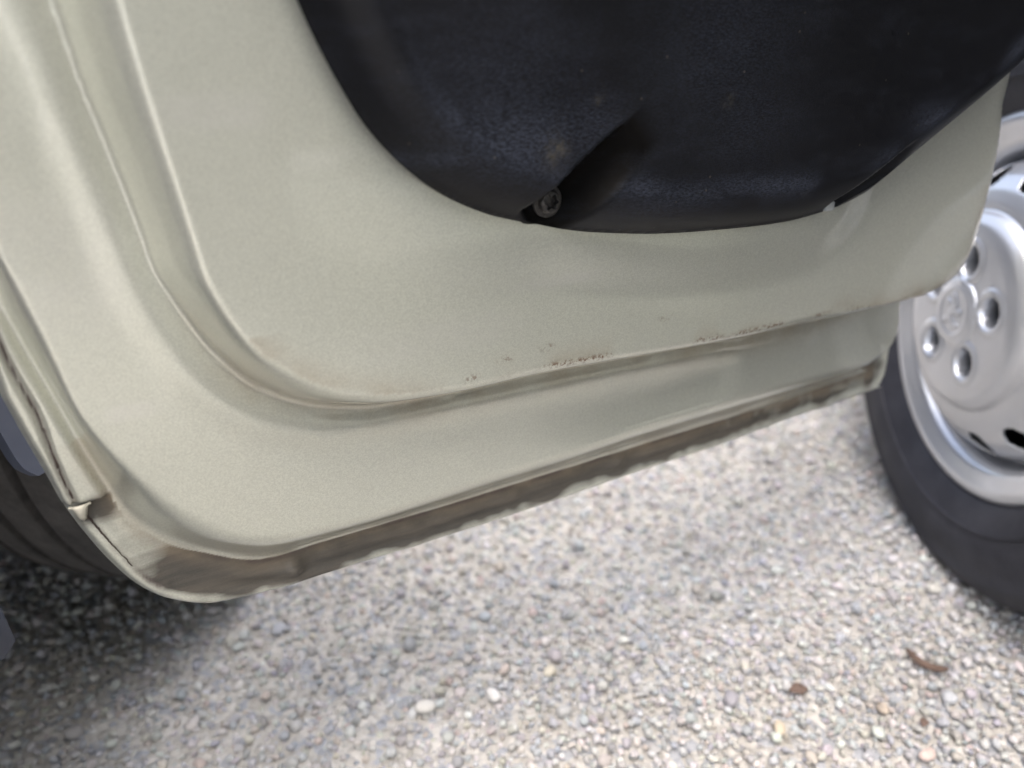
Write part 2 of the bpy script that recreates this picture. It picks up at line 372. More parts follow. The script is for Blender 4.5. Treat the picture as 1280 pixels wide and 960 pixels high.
    for px in ((684, 434), (632, 449), (590, 473), (832, 396)):
        k = (P - UV(px, L2)) * np.array([1., 2.2]); rust = np.maximum(rust, .9 * np.exp(-(np.linalg.norm(k, axis=1) / .005) ** 2))
    wipe = 0. * u
    for px, a_, r_, r2, w_ in (((270, 140), .5, .022, .008, L2), ((165, 515), .6, .012, .005, L1), ((60, 330), .35, .03, .03, L1), ((560, 420), .3, .05, .012, L2), ((700, 350), .4, .03, .004, L2)):
        k = P - UV(px, w_); wipe = np.maximum(wipe, a_ * np.exp(-(k[:, 0] / r_) ** 4 - (k[:, 1] / r2) ** 4))
    crk = np.maximum(strip * np.exp(-(dc / .0016) ** 2) * (.75 + .25 * n1), hem * np.exp(-(dc2 / .0016) ** 2) * sm(n1, .2, .6) * .9)
    crk = np.maximum(crk, .9 * np.exp(-(df1 / .0016) ** 2) * sm(u, -.03, .0) * (1 - sm(u, .25, .6)) * (P[:, 1] < .36) * sm(n1, .15, .5))
    return W, dict(dirt=np.clip(dirt, 0, 1), brown_tone=np.clip(brown_tone, 0, 1), rust=np.clip(rust, 0, 1), crack=np.clip(crk, 0, 1), streak=wipe), f1

def build_sheet(u0, u1, zfine, du, outline, hfun):
    us = np.arange(u0, u1 + du, du); z0 = outline[:, 1].min() - du
    zs = np.concatenate([np.arange(z0, zfine, du), np.arange(zfine, ZT + .001, .012)])
    U, Z = np.meshgrid(us, zs); nz, nu = U.shape; P = np.stack([U.ravel(), Z.ravel()], 1)
    idx = np.arange(nz * nu).reshape(nz, nu)
    F = np.stack([idx[:-1, :-1], idx[:-1, 1:], idx[1:, 1:], idx[1:, :-1]], -1).reshape(-1, 4)
    keep = inside(outline, P[F].mean(1)); F = F[keep]
    # snap the border to the outline
    e = np.concatenate([F[:, [0, 1]], F[:, [1, 2]], F[:, [2, 3]], F[:, [3, 0]]]); e.sort(1)
    ue, cnt = np.unique(e, axis=0, return_counts=True); bv = np.unique(ue[cnt == 1])
    bv = bv[P[bv, 1] < ZT - .02]
    d, q = polyline_dist(outline, P[bv], True, True); ok = d < du * 2.5; P[bv[ok]] = q[ok]
    used, inv = np.unique(F, return_inverse=True); F = inv.reshape(F.shape); P = P[used]
    return P, F
van = empty('parked_van', (0.6, 0.3, 0))
tag(van, 'champagne metallic van with its door wide open, black door pocket and silver wheel', 'van')
def vchild(o): o.parent = van; o.matrix_parent_inverse = Matrix.Translation(-van.location); return o
door = empty('door', (0, 0, 0)); vchild(door)
door['label'] = 'open champagne door seen from inside, lower hem dirty and rust-stained'

P, F = build_sheet(-.13, O[:, 0].max() + .01, .66, .0015, O, height)
W, att, inF1 = height(P)
V = world(P, W)
# each sheet region is its own part: hem flange outside the first fold, pressed panel inside it
whole = np_mesh('whole', V, F); VN = np.zeros(len(V) * 3, np.float32); whole.vertex_normals.foreach_get('vector', VN); VN = VN.reshape(-1, 3); bpy.data.meshes.remove(whole)
fin = inF1[F].sum(1) >= 3
for name, sel in (('inner_panel', fin), ('hem_flange', ~fin)):
    f = F[sel]; used, inv = np.unique(f, return_inverse=True)
    me = np_mesh(name, V[used], inv.reshape(f.shape))
    me.normals_split_custom_set_from_vertices(VN[used])
    for k, a in att.items(): fattr(me, k, a[used])
    o = link(name, me, door, m_door)
    if name == 'hem_flange':
        o['label'] = 'folded door hem with cracked sealant and brown grime'
# outer skin: a slightly bulging sheet behind, meeting the hem
P2, F2_ = build_sheet(-.13, O[:, 0].max() + .01, .30, .012, O, None)
b = polyline_dist(O, P2); W2 = -.0065 - .045 * sm(b, 0, .25)
me = np_mesh('outer_skin', world(P2, W2), F2_[:, ::-1]); link('outer_skin', me, door, m_paint)
# narrow edge closing hem to skin
c = O[1:-1]; n = len(c)
Ed = np.vstack([world(c, np.full(n, -.0030)), world(c, np.full(n, -.0068))]); Fe = [(i, i + 1, n + i + 1, n + i) for i in range(n - 1)]
link('folded_edge', mesh('folded_edge', Ed, Fe), door, m_door)
for k in ('dirt', 'brown_tone', 'rust', 'crack', 'streak'): fattr(bpy.data.meshes['folded_edge'], k, np.full(2 * n, .0))
# grime-filled cracks in the sealant: narrow ribbons lying in the joint
m_grime = simple('dark_grime', (.045, .032, .027), .9, 0, .4, 300.)
def crack_line(px, w0, w1, seed):
    c = catmull(UVs(px), 14); r = np.random.default_rng(seed); t = np.linspace(0, 1, len(c)); tg = np.gradient(c, axis=0); tg /= np.linalg.norm(tg, axis=1)[:, None]
    nr = np.stack([-tg[:, 1], tg[:, 0]], 1); wob = np.interp(t, np.linspace(0, 1, 30), r.normal(0, .0002, 30)); c = c + nr * wob[:, None]
    hw = (w0 + (w1 - w0) * t) * np.interp(t, np.linspace(0, 1, 24), r.uniform(.55, 1.1, 24)); hw[0] = hw[-1] = .00005
    a, b = c + nr * hw[:, None], c - nr * hw[:, None]; Pp = np.vstack([a, b]); wv = np.maximum(height(c)[0], height(a)[0] - .0004); k = len(c)
    V = world(Pp, np.concatenate([wv, wv]) + .0007); return link('grime_line', mesh('grime_line', V, [(i, i + 1, k + i + 1, k + i) for i in range(k - 1)]), door, m_grime)
crack_line([(-6,412),(0,425),(19,466),(33,492),(47,516),(58,545),(66,566),(81,600),(91,620)], .0004, .0008, 1)
crack_line([(104,638),(116,652),(125,662),(137,676),(150,690),(166,706)], .0008, .0003, 2)
# torn lip of the sealed strip: a small curled tongue of sealant
lipA, lipB = UV((85, 629)), UV((112, 622)); nn = 15; rows = 6; V_, F_ = [], []
for j in range(rows):
    s = j / (rows - 1)
    for i in range(nn):
        t = i / (nn - 1); p = lipA + (lipB - lipA) * t; tongue = .0095 * math.exp(-((t - .5) / .20) ** 2) + .0006
        fall = np.array([.0016, -1.]) * (tongue * s)
        wv = .0050 + .0010 * math.sin(math.pi * t) - .0020 * s * s + .0022 * math.exp(-((t - .5) / .2) ** 2) * (s - s * s) * 2
        V_.append(world((p + fall)[None], np.array([wv]))[0])
for j in range(rows - 1):
    for i in range(nn - 1): F_.append((j * nn + i, j * nn + i + 1, (j + 1) * nn + i + 1, (j + 1) * nn + i))
me = mesh('sealant_lip', V_, F_)
for k, v in (('dirt', .3), ('brown_tone', .6), ('rust', 0), ('crack', 0), ('streak', 0)): fattr(me, k, np.full(len(V_), v))
o = link('sealant_lip', me, door, simple('matt_sealant', (.48, .46, .38), .6, 0, .15, 300.)); md = o.modifiers.new('thickness', 'SOLIDIFY'); md.thickness = .0012; md.offset = -1
o['label'] = 'curled torn end of the sealant strip'

# ------------------------------------------------------------------ black trim pocket on the door
WB = L2 + .0105
px_Q = [(371,0),(389,40),(421,101),(457,158),(504,208),(554,244),(604,266),(640,275),(672,281),(701,286),(737,290),(820,292),(910,286),(982,277),(1025,266),(1050,257),(1085,238),(1125,205),(1170,168),(1210,135),(1250,100),(1290,60)]
Qc = catmull(UVs(px_Q, WB), 6)
Q = np.vstack([[[Qc[0][0] - .05, Qc[0][1] + .14], [Qc[0][0] - .06, Qc[0][1] + .30]][::-1], Qc, [[Qc[-1][0] + .02, Qc[-1][1] + .10], [Qc[-1][0] + .02, ZT - .1]]])
Q[0] = [Qc[0][0] - .06, ZT - .1]
sA, sB = UV((690, 251), WB + .004), UV((824, 150), WB + .03)
gd = (sB - sA); gL = np.linalg.norm(gd); gd /= gL; gn = np.array([-gd[1], gd[0]])
cA, cB = UV((1040, 256), WB + .004), UV((1160, 176), WB + .02)
hd = (cB - cA); hL = np.linalg.norm(hd); hd /= hL; hn = np.array([-hd[1], hd[0]])
def trim_height(P):
    d = polyline_dist(Q, P)
    W = WB + .019 * (1 - np.exp(-(d / .011) ** 1.5)) + .030 * sm(d, .02, .24) + .0008 * (vnoise(P, 14., 31) - .5)
    crest = np.exp(-((d - .026) / .006) ** 2); W += .0012 * crest
    # screw access channel
    q = P - sA; a = q @ gd; b = q @ gn
    hw = .0122 - .002 * sm(a, 0, gL)
    cross = np.where(b > 0, 1 - sm(b, hw * .80, hw * 1.05), 1 - sm(-b, hw * .2, hw * 1.75))
    endm = (1 - sm(a, gL * .72, gL)) * sm(a, -.020, -.0125)
    floor = WB - .004 + .005 * sm(a, .008, .02) + .024 * sm(a, .25 * gL, gL)
    W = W - np.maximum(0, W - floor) * cross * endm
    q = P - cA; a2 = q @ hd; b2 = q @ hn
    cr2 = 1 - sm(np.abs(b2), .006, .009); en2 = sm(a2, -.006, -.002) * (1 - sm(a2, hL * .45, hL))
    W = W - np.maximum(0, W - (WB - .002 + .016 * sm(a2, .0, hL))) * cr2 * en2
    scuff = .4 * np.exp(-((d - .028) / .010) ** 2) * sm(vnoise(P, 22., 33), .35, .8)
    for px, a_, r_, r2 in (((660, 175), .55, .045, .02), ((740, 160), .35, .03, .02), ((850, 255), .40, .05, .012), ((560, 205), .5, .03, .006), ((900, 60), .25, .06, .05), ((640, 120), .25, .05, .04), ((1180, 150), .4, .03, .012), ((940, 150), .2, .05, .03)):
        k = P - UV(px, WB + .025); scuff = np.maximum(scuff, a_ * np.exp(-(k[:, 0] / r_) ** 2 - (k[:, 1] / r2) ** 2))
    sand = .0 * d
    for px, a_, r_ in (((708, 190), .40, .0045), ((700, 192), .2, .007), ((912, 125), .12, .004), ((752, 125), .12, .003)):
        sand = np.maximum(sand, a_ * np.exp(-(np.linalg.norm(P - UV(px, WB + .025), axis=1) / r_) ** 2) * vnoise(P, 700., 35) ** 2 * 2)
    wide = np.where(b > 0, cross, 1 - sm(-b, hw * 1.0, hw * 2.1)); grit_dull = np.clip(wide * (1 - sm(a, gL * .75, gL * 1.1)) * sm(a, -.020, -.0125), 0, 1) * .7  # channel mask: sandy specks, plus dulling that stands in for shade
    scuff = 1.7 * scuff * (1 - np.clip(grit_dull / .5, 0, 1))
    return W, dict(scuff=scuff, sand=np.clip(sand, 0, 1), grit_dull=grit_dull)
ZT_keep = ZT; ZT = Q[:, 1].max()
P, F = build_sheet(Q[:, 0].min() - .01, Q[:, 0].max() + .01, .70, .0015, Q, None)
ZT = ZT_keep
W, att = trim_height(P)
me = np_mesh('door_pocket', world(P, W), F)
for k, a in att.items(): fattr(me, k, a)
o = link('door_pocket', me, door, m_trim); md = o.modifiers.new('thickness', 'SOLIDIFY'); md.thickness = .003; md.offset = -1
o['label'] = 'scuffed black plastic door pocket with dusty screw channel'
# torx screw with washer, in the channel
def disc_frame(uvp, wv):
    o = DA + uvp[0] * DU + np.array([0, 0, uvp[1]]) + wv * DN
    return Matrix(((DU[0], 0, DN[0], o[0]), (DU[1], 0, DN[1], o[1]), (DU[2], 1, DN[2], o[2]), (0, 0, 0, 1)))
def screw_mesh():
    n = 48; prof = []
    a = np.linspace(0, 2 * np.pi, n, endpoint=False); star = .0038 * (1 + .24 * np.cos(6 * a))
    rings = [(np.full(n, .0092), .0), (np.full(n, .0092), .0012), (np.full(n, .0088), .0016), (np.full(n, .0072), .0016), (np.full(n, .0068), .0020), (np.full(n, .0067), .0040), (np.full(n, .0058), .0052), (star * 1.06, .0055), (star, .0052), (star * .96, .0022), (star * .02, .0022)]
    V = np.vstack([np.stack([r * np.cos(a), r * np.sin(a), np.full(n, z)], 1) for r, z in rings])
    F = [(i * n + j, i * n + (j + 1) % n, (i + 1) * n + (j + 1) % n, (i + 1) * n + j) for i in range(len(rings) - 1) for j in range(n)]
    me = mesh('screw', V, F); me.set_sharp_from_angle(angle=R(40)); return me
m_screw = simple('dusty_screw', (.075, .072, .07), .40, .8, .8, 500., .4, .0006)
o = link('screw', screw_mesh(), door, m_screw); o.matrix_world = disc_frame(sA + gd * -.001, WB - .0005); o['label'] = 'star-drive screw at the foot of the pocket'
# white clip under the second recess
bm = bmesh.new(); box_bm(bm, -.005, .004, -.003, .0035, 0, .006, .001); o = bm_obj('fixing_clip', bm, door, m_clip)
o.matrix_world = disc_frame(UV((1036, 258), WB), WB - .004)

# ------------------------------------------------------------------ van wheel
WC = np.array([.548, .812, .331]); RT = .333
def tyre_mesh(name, RT, hw, rim_r, grooves, n=220):
    pr = []
    sh = RT - .014
    side = [(rim_r - .006, .72), (rim_r + .004, .80), (rim_r + .012, .86), (rim_r + .018, .90), (rim_r + .030, .945), (rim_r + .040, .975), (rim_r + .0405, 1.0), (rim_r + .0435, 1.0), (rim_r + .044, .985), (rim_r + .056, 1.0), (rim_r + .066, 1.0), (rim_r + .080, .985), (sh - .016, .945), (sh - .012, .955), (sh - .006, .94), (sh, .90), (RT - .006, .84), (RT - .002, .78)]
    tread = []
    for gx, gw, gdp in grooves:
        tread += [(RT - .001, gx + gw), (RT - gdp, gx + gw * .75), (RT - gdp, gx - gw * .75), (RT - .001, gx - gw)]
    prof = [(r, k * hw) for r, k in side] + tread + [(r, -k * hw) for r, k in side[::-1]]
    V, F = lathe(prof, n); me = np_mesh(name, V, F[:, ::-1]); me.set_sharp_from_angle(angle=R(50)); return me
def rim_mesh(lugs, holes):
    ks = [(0, .047), (.030, .047), (.0355, .0465), (.037, .043), (.040, .042), (.088, .042), (.099, .040), (.106, .034), (.110, .026), (.113, .0235), (.117, .0245), (.123, .0245), (.138, .020), (.152, .010), (.164, -.006), (.170, -.020), (.1715, -.034), (.176, -.037), (.180, -.032), (.186, -.014), (.192, -.006), (.199, -.003), (.205, -.0005), (.212, .003), (.217, .003), (.2205, -.001), (.2210, -.006), (.217, -.010)]
    K = np.array(ks); K[:, 0] *= np.where(K[:, 0] > .12, .973, 1.); s = np.concatenate([[0], np.cumsum(np.hypot(*np.diff(K, axis=0).T))]); ss = np.linspace(0, s[-1], 150)
    r = np.interp(ss, s, K[:, 0]); o = np.interp(ss, s, K[:, 1])
    for _ in range(2): o[1:-1] = (o[:-2] + 2 * o[1:-1] + o[2:]) / 4
    n = 420; a = np.linspace(0, 2 * np.pi, n, endpoint=False); Rr, A = np.meshgrid(r, a, indexing='ij'); Oo = np.repeat(o[:, None], n, 1)
    X, Y = Rr * np.cos(A), Rr * np.sin(A)
    for t in lugs:
        d = np.hypot(X - .059 * math.cos(t), Y - .059 * math.sin(t)); Oo -= .017 * (1 - sm(d, .0165, .0192)); Oo += .0030 * np.exp(-((d - .0215) / .003) ** 2)
    # raised emblem on the centre cap
    em = np.zeros_like(X)
    for (x0, y0, x1, y1, wd) in ((-.005, .018, .003, .008, .0034), (.003, .008, -.004, -.003, .0042), (-.004, -.003, .005, -.016, .0034), (.001, .006, -.013, .009, .0024), (-.002, .000, .013, .003, .0024), (-.002, -.006, -.012, -.013, .0026), (.005, -.016, .012, -.013, .0022)):
        d0 = np.array([x1 - x0, y1 - y0]); L = d0 @ d0; t = np.clip(((X - x0) * d0[0] + (Y - y0) * d0[1]) / L, 0, 1)
        em = np.maximum(em, 1 - sm(np.hypot(X - x0 - t * d0[0], Y - y0 - t * d0[1]), wd * .6, wd * 1.2))
    Oo += .0022 * em * (Rr < .03); Oo += .0016 * np.exp(-((Rr - .027) / .0022) ** 2)
    V = np.stack([X, Y, Oo], -1); m_ = len(r)
    i = np.arange(m_ - 1)[:, None]; j = np.arange(n)[None]
    F = np.stack([i * n + j + 0 * i, i * n + (j + 1) % n, (i + 1) * n + (j + 1) % n, (i + 1) * n + j], -1).reshape(-1, 4)
    V = V.reshape(-1, 3); c = V[F].mean(1); keep = np.ones(len(F), bool)
    ra, rr = np.arctan2(c[:, 1], c[:, 0]), np.hypot(c[:, 0], c[:, 1])
    for t in holes:
        da = (ra - t + np.pi) % (2 * np.pi) - np.pi; keep &= ((da * .148 / .0150) ** 2 + ((rr - .148) / .0125) ** 2) > 1
    for t in lugs: keep &= np.hypot(c[:, 0] - .059 * math.cos(t), c[:, 1] - .059 * math.sin(t)) > .0165
    me = np_mesh('rim', V, F[keep]); return me
wheel = empty('wheel'); wheel.matrix_world = Matrix(((0, 0, -1, WC[0]), (-1, 0, 0, WC[1]), (0, 1, 0, WC[2]), (0, 0, 0, 1)))
WM = wheel.matrix_world.copy(); vchild(wheel)
wheel['label'] = 'silver steel wheel with black tyre'
# local x -> -y (towards the camera), local y -> up, local z -> outward (-x)
ty = tyre_mesh('tyre', RT, .104, .2095, [(.055, .006, .008), (.02, .006, .008), (-.02, .006, .008), (-.055, .006, .008)])
o = link('tyre', ty, wheel, m_tyre); o.location = (0, 0, -.085)
# seen from outside with the hub to the right, image-right is local -x
LUGS = [math.pi - R(t) for t in (18, 90, 162, 234, 306)]
HOLES = [math.pi - R(t) for t in np.arange(14) * (360 / 14) + 71 % (360 / 14)]
o = link('rim', rim_mesh(LUGS, HOLES), wheel, m_silver); md = o.modifiers.new('thickness', 'SOLIDIFY'); md.thickness = .003; md.offset = -1
bmesh_bolt = None
for t in LUGS:
    if bmesh_bolt is None:
        prof = [(.0105, .0), (.0105, .002), (.0088, .0032), (.0085, .0105), (.0075, .0122), (.0045, .0122), (.0042, .009), (0.0001, .009)]
        Vb, Fb = lathe(prof, 6 * 4); 
        ab = np.arctan2(Vb[:, 1], Vb[:, 0]); hexr = np.cos(np.pi / 6) / np.cos((ab % (np.pi / 3)) - np.pi / 6)
        msk = (np.hypot(Vb[:, 0], Vb[:, 1]) > .007) & (Vb[:, 2] > .003); Vb[msk, :2] *= hexr[msk, None]
        bmesh_bolt = np_mesh('wheel_bolt', Vb, Fb, True); bmesh_bolt.set_sharp_from_angle(angle=R(30))
    o = link('wheel_bolt', bmesh_bolt, wheel, m_bolt); o.location = (.059 * math.cos(t), .059 * math.sin(t), .0185)
Vb, Fb = lathe([(.001, .018), (.085, .018), (.09, .01), (.09, -.03), (.001, -.03)], 64)
link('hub_plate', np_mesh('hub_plate', Vb, Fb), wheel, m_black_steel)
Vb, Fb = lathe([(.001, -.045), (.12, -.045), (.122, -.05), (.16, -.05), (.162, -.085), (.205, -.09), (.205, -.17), (.001, -.17)], 72)
link('brake_drum', np_mesh('brake_drum', Vb, Fb), wheel, m_black_steel)
for ch in wheel.children: ch.matrix_parent_inverse = Matrix.Identity(4)
# ------------------------------------------------------------------ van body around the doorway (beside and beyond the frame)
def arch_panel(name, parent, mat, x, th, yc, zc, r, poly, n=72):
    """side panel with a wheel arch: lofted from the arch to an outer polygon (y, z)"""
    poly = np.array(poly); ang = np.linspace(R(-6), R(186), n); Vs = []
    for a in ang:
        d = np.array([math.cos(a), math.sin(a)]); best = r + .012
        for i in range(len(poly)):
            p, q = poly[i] - (yc, zc), poly[(i + 1) % len(poly)] - (yc, zc); e = q - p; den = d[0] * e[1] - d[1] * e[0]
            if abs(den) < 1e-9: continue
            t = (p[0] * e[1] - p[1] * e[0]) / den; s = (p[0] * d[1] - p[1] * d[0]) / den
            if t > 0 and 0 <= s <= 1: best = max(best, t)
        for k in (0, .012, .5, 1.):
            rr = r if k == 0 else (r + .03 if k == .012 else r + .03 + (max(best, r + .04) - r - .03) * k)
            Vs.append((x + (th * .6 if k == 0 else 0), yc + d[0] * rr, zc + d[1] * rr))
    Fs = [(i * 4 + j, i * 4 + j + 1, i * 4 + j + 5, i * 4 + j + 4) for i in range(n - 1) for j in range(3)]
    o = link(name, mesh(name, Vs, Fs), parent, mat); md = o.modifiers.new('thickness', 'SOLIDIFY'); md.thickness = abs(th) * .3; md.offset = 0
    return o
XS = .575
vchild(arch_panel('front_wing', None, m_paint, XS, .05, WC[1], WC[2], .395, [(1.75, .30), (1.75, 1.02), (.62, 1.02), (.60, .74), (.38, .46), (.38, .25)]))
vchild(box('sill', None, m_paint, XS + .01, XS + .12, -.36, .395, .27, .40))
vchild(box('side_panel', None, m_paint, XS, XS + .05, -3.2, -.365, .86, 2.55))
vchild(box('unseen_dark_cladding', None, m_grey_interior, XS - .012, XS + .05, -3.2, -.365, .26, .855))  # unseen dark panel, added to darken what the door reflects
vchild(box('cab_floor', None, m_grey_interior, XS + .12, 2.3, -.36, .62, .40, .43))
vchild(box('bulkhead', None, m_grey_interior, XS + .06, 2.3, -.42, -.37, .43, 2.5))
vchild(box('dashboard', None, m_grey_interior, XS + .05, 2.3, .66, .95, .80, 1.20, .03))
vchild(box('footwell', None, m_grey_interior, XS + .06, 2.3, .60, .64, .44, .79))
vchild(box('seat', None, m_grey_interior, XS + .16, 1.15, -.34, .18, .45, .85, .05))
vchild(box('roof', None, m_paint, XS, 2.4, -3.2, .45, 2.56, 2.64, .03))  # unseen; van built tall so it darkens the door's hinge end
vchild(box('far_side', None, m_paint, 2.42, 2.46, -3.2, 1.75, .30, 2.55))
vchild(box('bonnet', None, m_paint, XS + .03, 2.4, .97, 1.78, 1.03, 1.09, .02))
vchild(box('nose', None, m_paint, XS + .02, 2.4, 1.76, 1.80, .28, 1.02))
vchild(box('arch_liner', None, m_grey_interior, XS + .27, XS + .29, .40, 1.23, .25, .76))
p0, p1 = Vector((XS + .03, .68, 1.0)), Vector((XS + .10, .20, 2.55))
bm = bmesh.new(); box_bm(bm, -.03, .03, -.04, .04, 0, (p1 - p0).length, .01); o = bm_obj('windscreen_pillar', bm, None, m_paint)
o.location = p0; o.rotation_euler = (p1 - p0).to_track_quat('Z', 'Y').to_euler(); vchild(o)
for z in (.80, .98):
    e = DA + .655 * DU + .03 * DN
    bm = bmesh.new(); L = math.hypot(XS + .03 - e[0], .70 - e[1]); box_bm(bm, -.012, L + .012, -.010, .010, -.022, .022, .004)
    o = bm_obj('door_hinge', bm, None, m_paint); o.location = (e[0], e[1], z); o.rotation_euler = (0, 0, math.atan2(.70 - e[1], XS + .03 - e[0])); vchild(o)

# ------------------------------------------------------------------ blue-grey car beside the van
carx = -.310
car = empty('parked_car', (-1.0, 1.6, 0))
tag(car, 'blue-grey car close beside the open door, black treaded tyre on shaded gravel', 'car')
def cchild(o): o.parent = car; o.matrix_parent_inverse = Matrix.Translation(-car.location); return o
CA = R(80); CC = np.array([-.372, .872, .33])
ax = Vector((math.sin(CA), -math.cos(CA), 0)); tx = Vector((math.cos(CA), math.sin(CA), 0))
cw = empty('wheel'); cw.matrix_world = Matrix(((tx.x, 0, ax.x, CC[0]), (tx.y, 0, ax.y, CC[1]), (0, 1, 0, CC[2]), (0, 0, 0, 1))); cchild(cw)
cw['label'] = 'black tyre with wide circumferential grooves'
tm = tyre_mesh('tyre', .333, .098, .20, [(.050, .0062, .012), (.008, .0062, .012), (-.034, .0062, .012), (-.068, .005, .010)], 260)
link('tyre', tm, cw, m_tread)
Vb, Fb = lathe([(.001, .05), (.05, .052), (.13, .03), (.17, .0), (.185, .06), (.2, .078), (.202, .07), (.195, -.08)], 90)
link('rim', np_mesh('rim', Vb, Fb), cw, m_silver)
for ch in cw.children: ch.matrix_parent_inverse = Matrix.Identity(4)
cchild(arch_panel('rear_wing', None, m_bluepaint, carx, -.05, .811, .33, .432, [(1.70, .27), (1.70, .92), (.28, .92), (.28, .300)]))
cchild(box('side_panel', None, m_bluepaint, carx - .05, carx + .002, -.42, .285, .305, .92, .03))
cchild(box('rear_bumper', None, m_blue, -1.98, carx - .015, -.50, -.42, .33, .58, .03))
cchild(box('side_sill', None, m_bluepaint, carx - .06, carx, 1.70, 3.4, .27, .92, .02))
cchild(box('arch_liner', None, m_grey_interior, -.76, -.72, .36, 1.25, .22, .80))
cchild(box('under_tray', None, m_grey_interior, -1.95, -.77, -.3, 3.3, .24, .27))
cchild(box('far_side', None, m_bluepaint, -2.02, -1.97, -.42, 3.4, .27, .90))
cchild(box('tail_panel', None, m_bluepaint, -1.97, carx - .02, -.44, -.38, .59, .92, .025))
cchild(box('boot_lid', None, m_bluepaint, -1.97, carx - .02, -.40, .30, .92, .95, .01))
bm = bmesh.new()
vs = [bm.verts.new(p) for p in ((carx - .06, 2.6, .93), (-1.92, 2.6, .93), (-1.75, 1.9, 1.40), (carx - .23, 1.9, 1.40), (carx - .06, .25, .94), (-1.92, .25, .94), (-1.75, .75, 1.40), (carx - .23, .75, 1.40))]
for q in ((0, 1, 2, 3), (7, 6, 5, 4), (0, 3, 7, 4), (1, 5, 6, 2)): bm.faces.new([vs[i] for i in q])
cchild(bm_obj('windows', bm, None, m_glass, False))
cchild(box('roof', None, m_bluepaint, -1.76, carx - .22, .72, 1.93, 1.40, 1.45, .02))
cchild(box('bonnet', None, m_bluepaint, -1.97, carx - .02, 2.62, 3.42, .90, .94, .015))
# mud flap hanging inside the arch, ahead of the tyre
bm = bmesh.new(); pl = [(.407, .50), (.407, .408), (.416, .373), (.4200, .364), (.4246, .3585), (.4314, .3515), (.445, .349), (.468, .353), (.490, .40), (.500, .56), (.46, .54)]
fa = bm.faces.new([bm.verts.new((carx - .004, y, z)) for y, z in pl]); ex = bmesh.ops.extrude_face_region(bm, geom=[fa])
for v in [q for q in ex['geom'] if isinstance(q, bmesh.types.BMVert)]: v.co.x -= .006
cchild(bm_obj('mud_flap', bm, None, m_blue))

# ------------------------------------------------------------------ gravel
def stone_proto(i):
    bm = bmesh.new(); bmesh.ops.create_icosphere(bm, subdivisions=2, radius=.5)
    r = np.random.default_rng(100 + i); K = r.normal(size=(7, 3)); K /= np.linalg.norm(K, axis=1)[:, None]; dcut = r.uniform(.30, .46, 7)
    sc_ = np.array([1., r.uniform(.65, .95), r.uniform(.45, .75)])
    for v in bm.verts:
        p = np.array(v.co)
        for k, dd in zip(K, dcut):
            s = p @ k
            if s > dd: p = p - k * (s - dd) * .85
        v.co = Vector(p * sc_)
    me = bpy.data.meshes.new('stone'); bm.to_mesh(me); bm.free(); me.polygons.foreach_set('use_smooth', [True] * len(me.polygons)); me.materials.append(m_stone); return me
NP_ = 9; proto = bpy.data.collections.new('stone_shapes')
for i in range(NP_):
    o = bpy.data.objects.new('stone_shape', stone_proto(i)); proto.objects.link(o)
def jgrid(n, x0, x1, y0, y1):
    A = (x1 - x0) * (y1 - y0); s = math.sqrt(A / n); X, Y = np.meshgrid(np.arange(x0, x1, s), np.arange(y0, y1, s))
    P = np.stack([X.ravel(), Y.ravel()], 1); return P + rng.uniform(-.55, .55, P.shape) * s
layers = []
for n, s0, s1, zl in ((76000, .0055, .009, .0005), (44000, .0075, .0125, .0022), (11500, .010, .0165, .0038), (1000, .015, .022, .0045)):
    P_ = jgrid(n, -1.15, 1.45, -.35, 2.1); S = s0 + (s1 - s0) * rng.random(len(P_)) ** 1.6
    layers.append((P_, S, zl + S * .12 + rng.uniform(-.001, .0015, len(P_))))
GP = np.vstack([np.column_stack([p, z]) for p, s, z in layers]); GS = np.concatenate([s for p, s, z in layers])
GP[:, 2] += .006 * (vnoise(GP[:, :2] + 5, 4.5, 41) - .5)
pal = np.array([(.46, .45, .44), (.36, .355, .36), (.55, .53, .50), (.42, .39, .34), (.30, .315, .35), (.40, .42, .45), (.62, .61, .60), (.45, .37, .32), (.27, .26, .25), (.50, .47, .40)])
pw = np.array([.22, .17, .13, .13, .08, .09, .06, .04, .05, .03]); ci = rng.choice(len(pal), len(GP), p=pw / pw.sum())
lum = pal.mean(1, keepdims=True); pal = np.array([.468, .470, .476]) + (lum - .47) * .72 + (pal - lum) * .7
GS *= .90
GC = np.clip(pal[ci] * (1.03 + .18 * vnoise(GP[:, :2] + 3, 5., 51) + .10 * (vnoise(GP[:, :2], 17., 52) - .5))[:, None] * rng.uniform(.86, 1.14, (len(GP), 1)) * (1 + rng.normal(0, .025, (len(GP), 3))), 0, .82)
gm = bpy.data.meshes.new('gravel'); gm.vertices.add(len(GP)); gm.vertices.foreach_set('co', GP.astype(np.float32).ravel())
fattr(gm, 'size', GS); a = gm.attributes.new('tint', 'FLOAT_COLOR', 'POINT'); a.data.foreach_set('color', np.column_stack([GC, np.ones(len(GC))]).astype(np.float32).ravel())
rot = np.column_stack([rng.normal(0, .35, len(GP)), rng.normal(0, .35, len(GP)), rng.uniform(0, 6.283, len(GP))])
a = gm.attributes.new('turn', 'FLOAT_VECTOR', 'POINT'); a.data.foreach_set('vector', rot.astype(np.float32).ravel())
gm.materials.append(m_stone)
gr = link('gravel', gm); tag(gr, 'loose pale grey gravel chippings spread over the ground', 'gravel', kind='stuff')
ng = bpy.data.node_groups.new('scatter_stones', 'GeometryNodeTree')
ng.interface.new_socket('Geometry', in_out='INPUT', socket_type='NodeSocketGeometry'); ng.interface.new_socket('Geometry', in_out='OUTPUT', socket_type='NodeSocketGeometry')
gi, go = ng.nodes.new('NodeGroupInput'), ng.nodes.new('NodeGroupOutput')
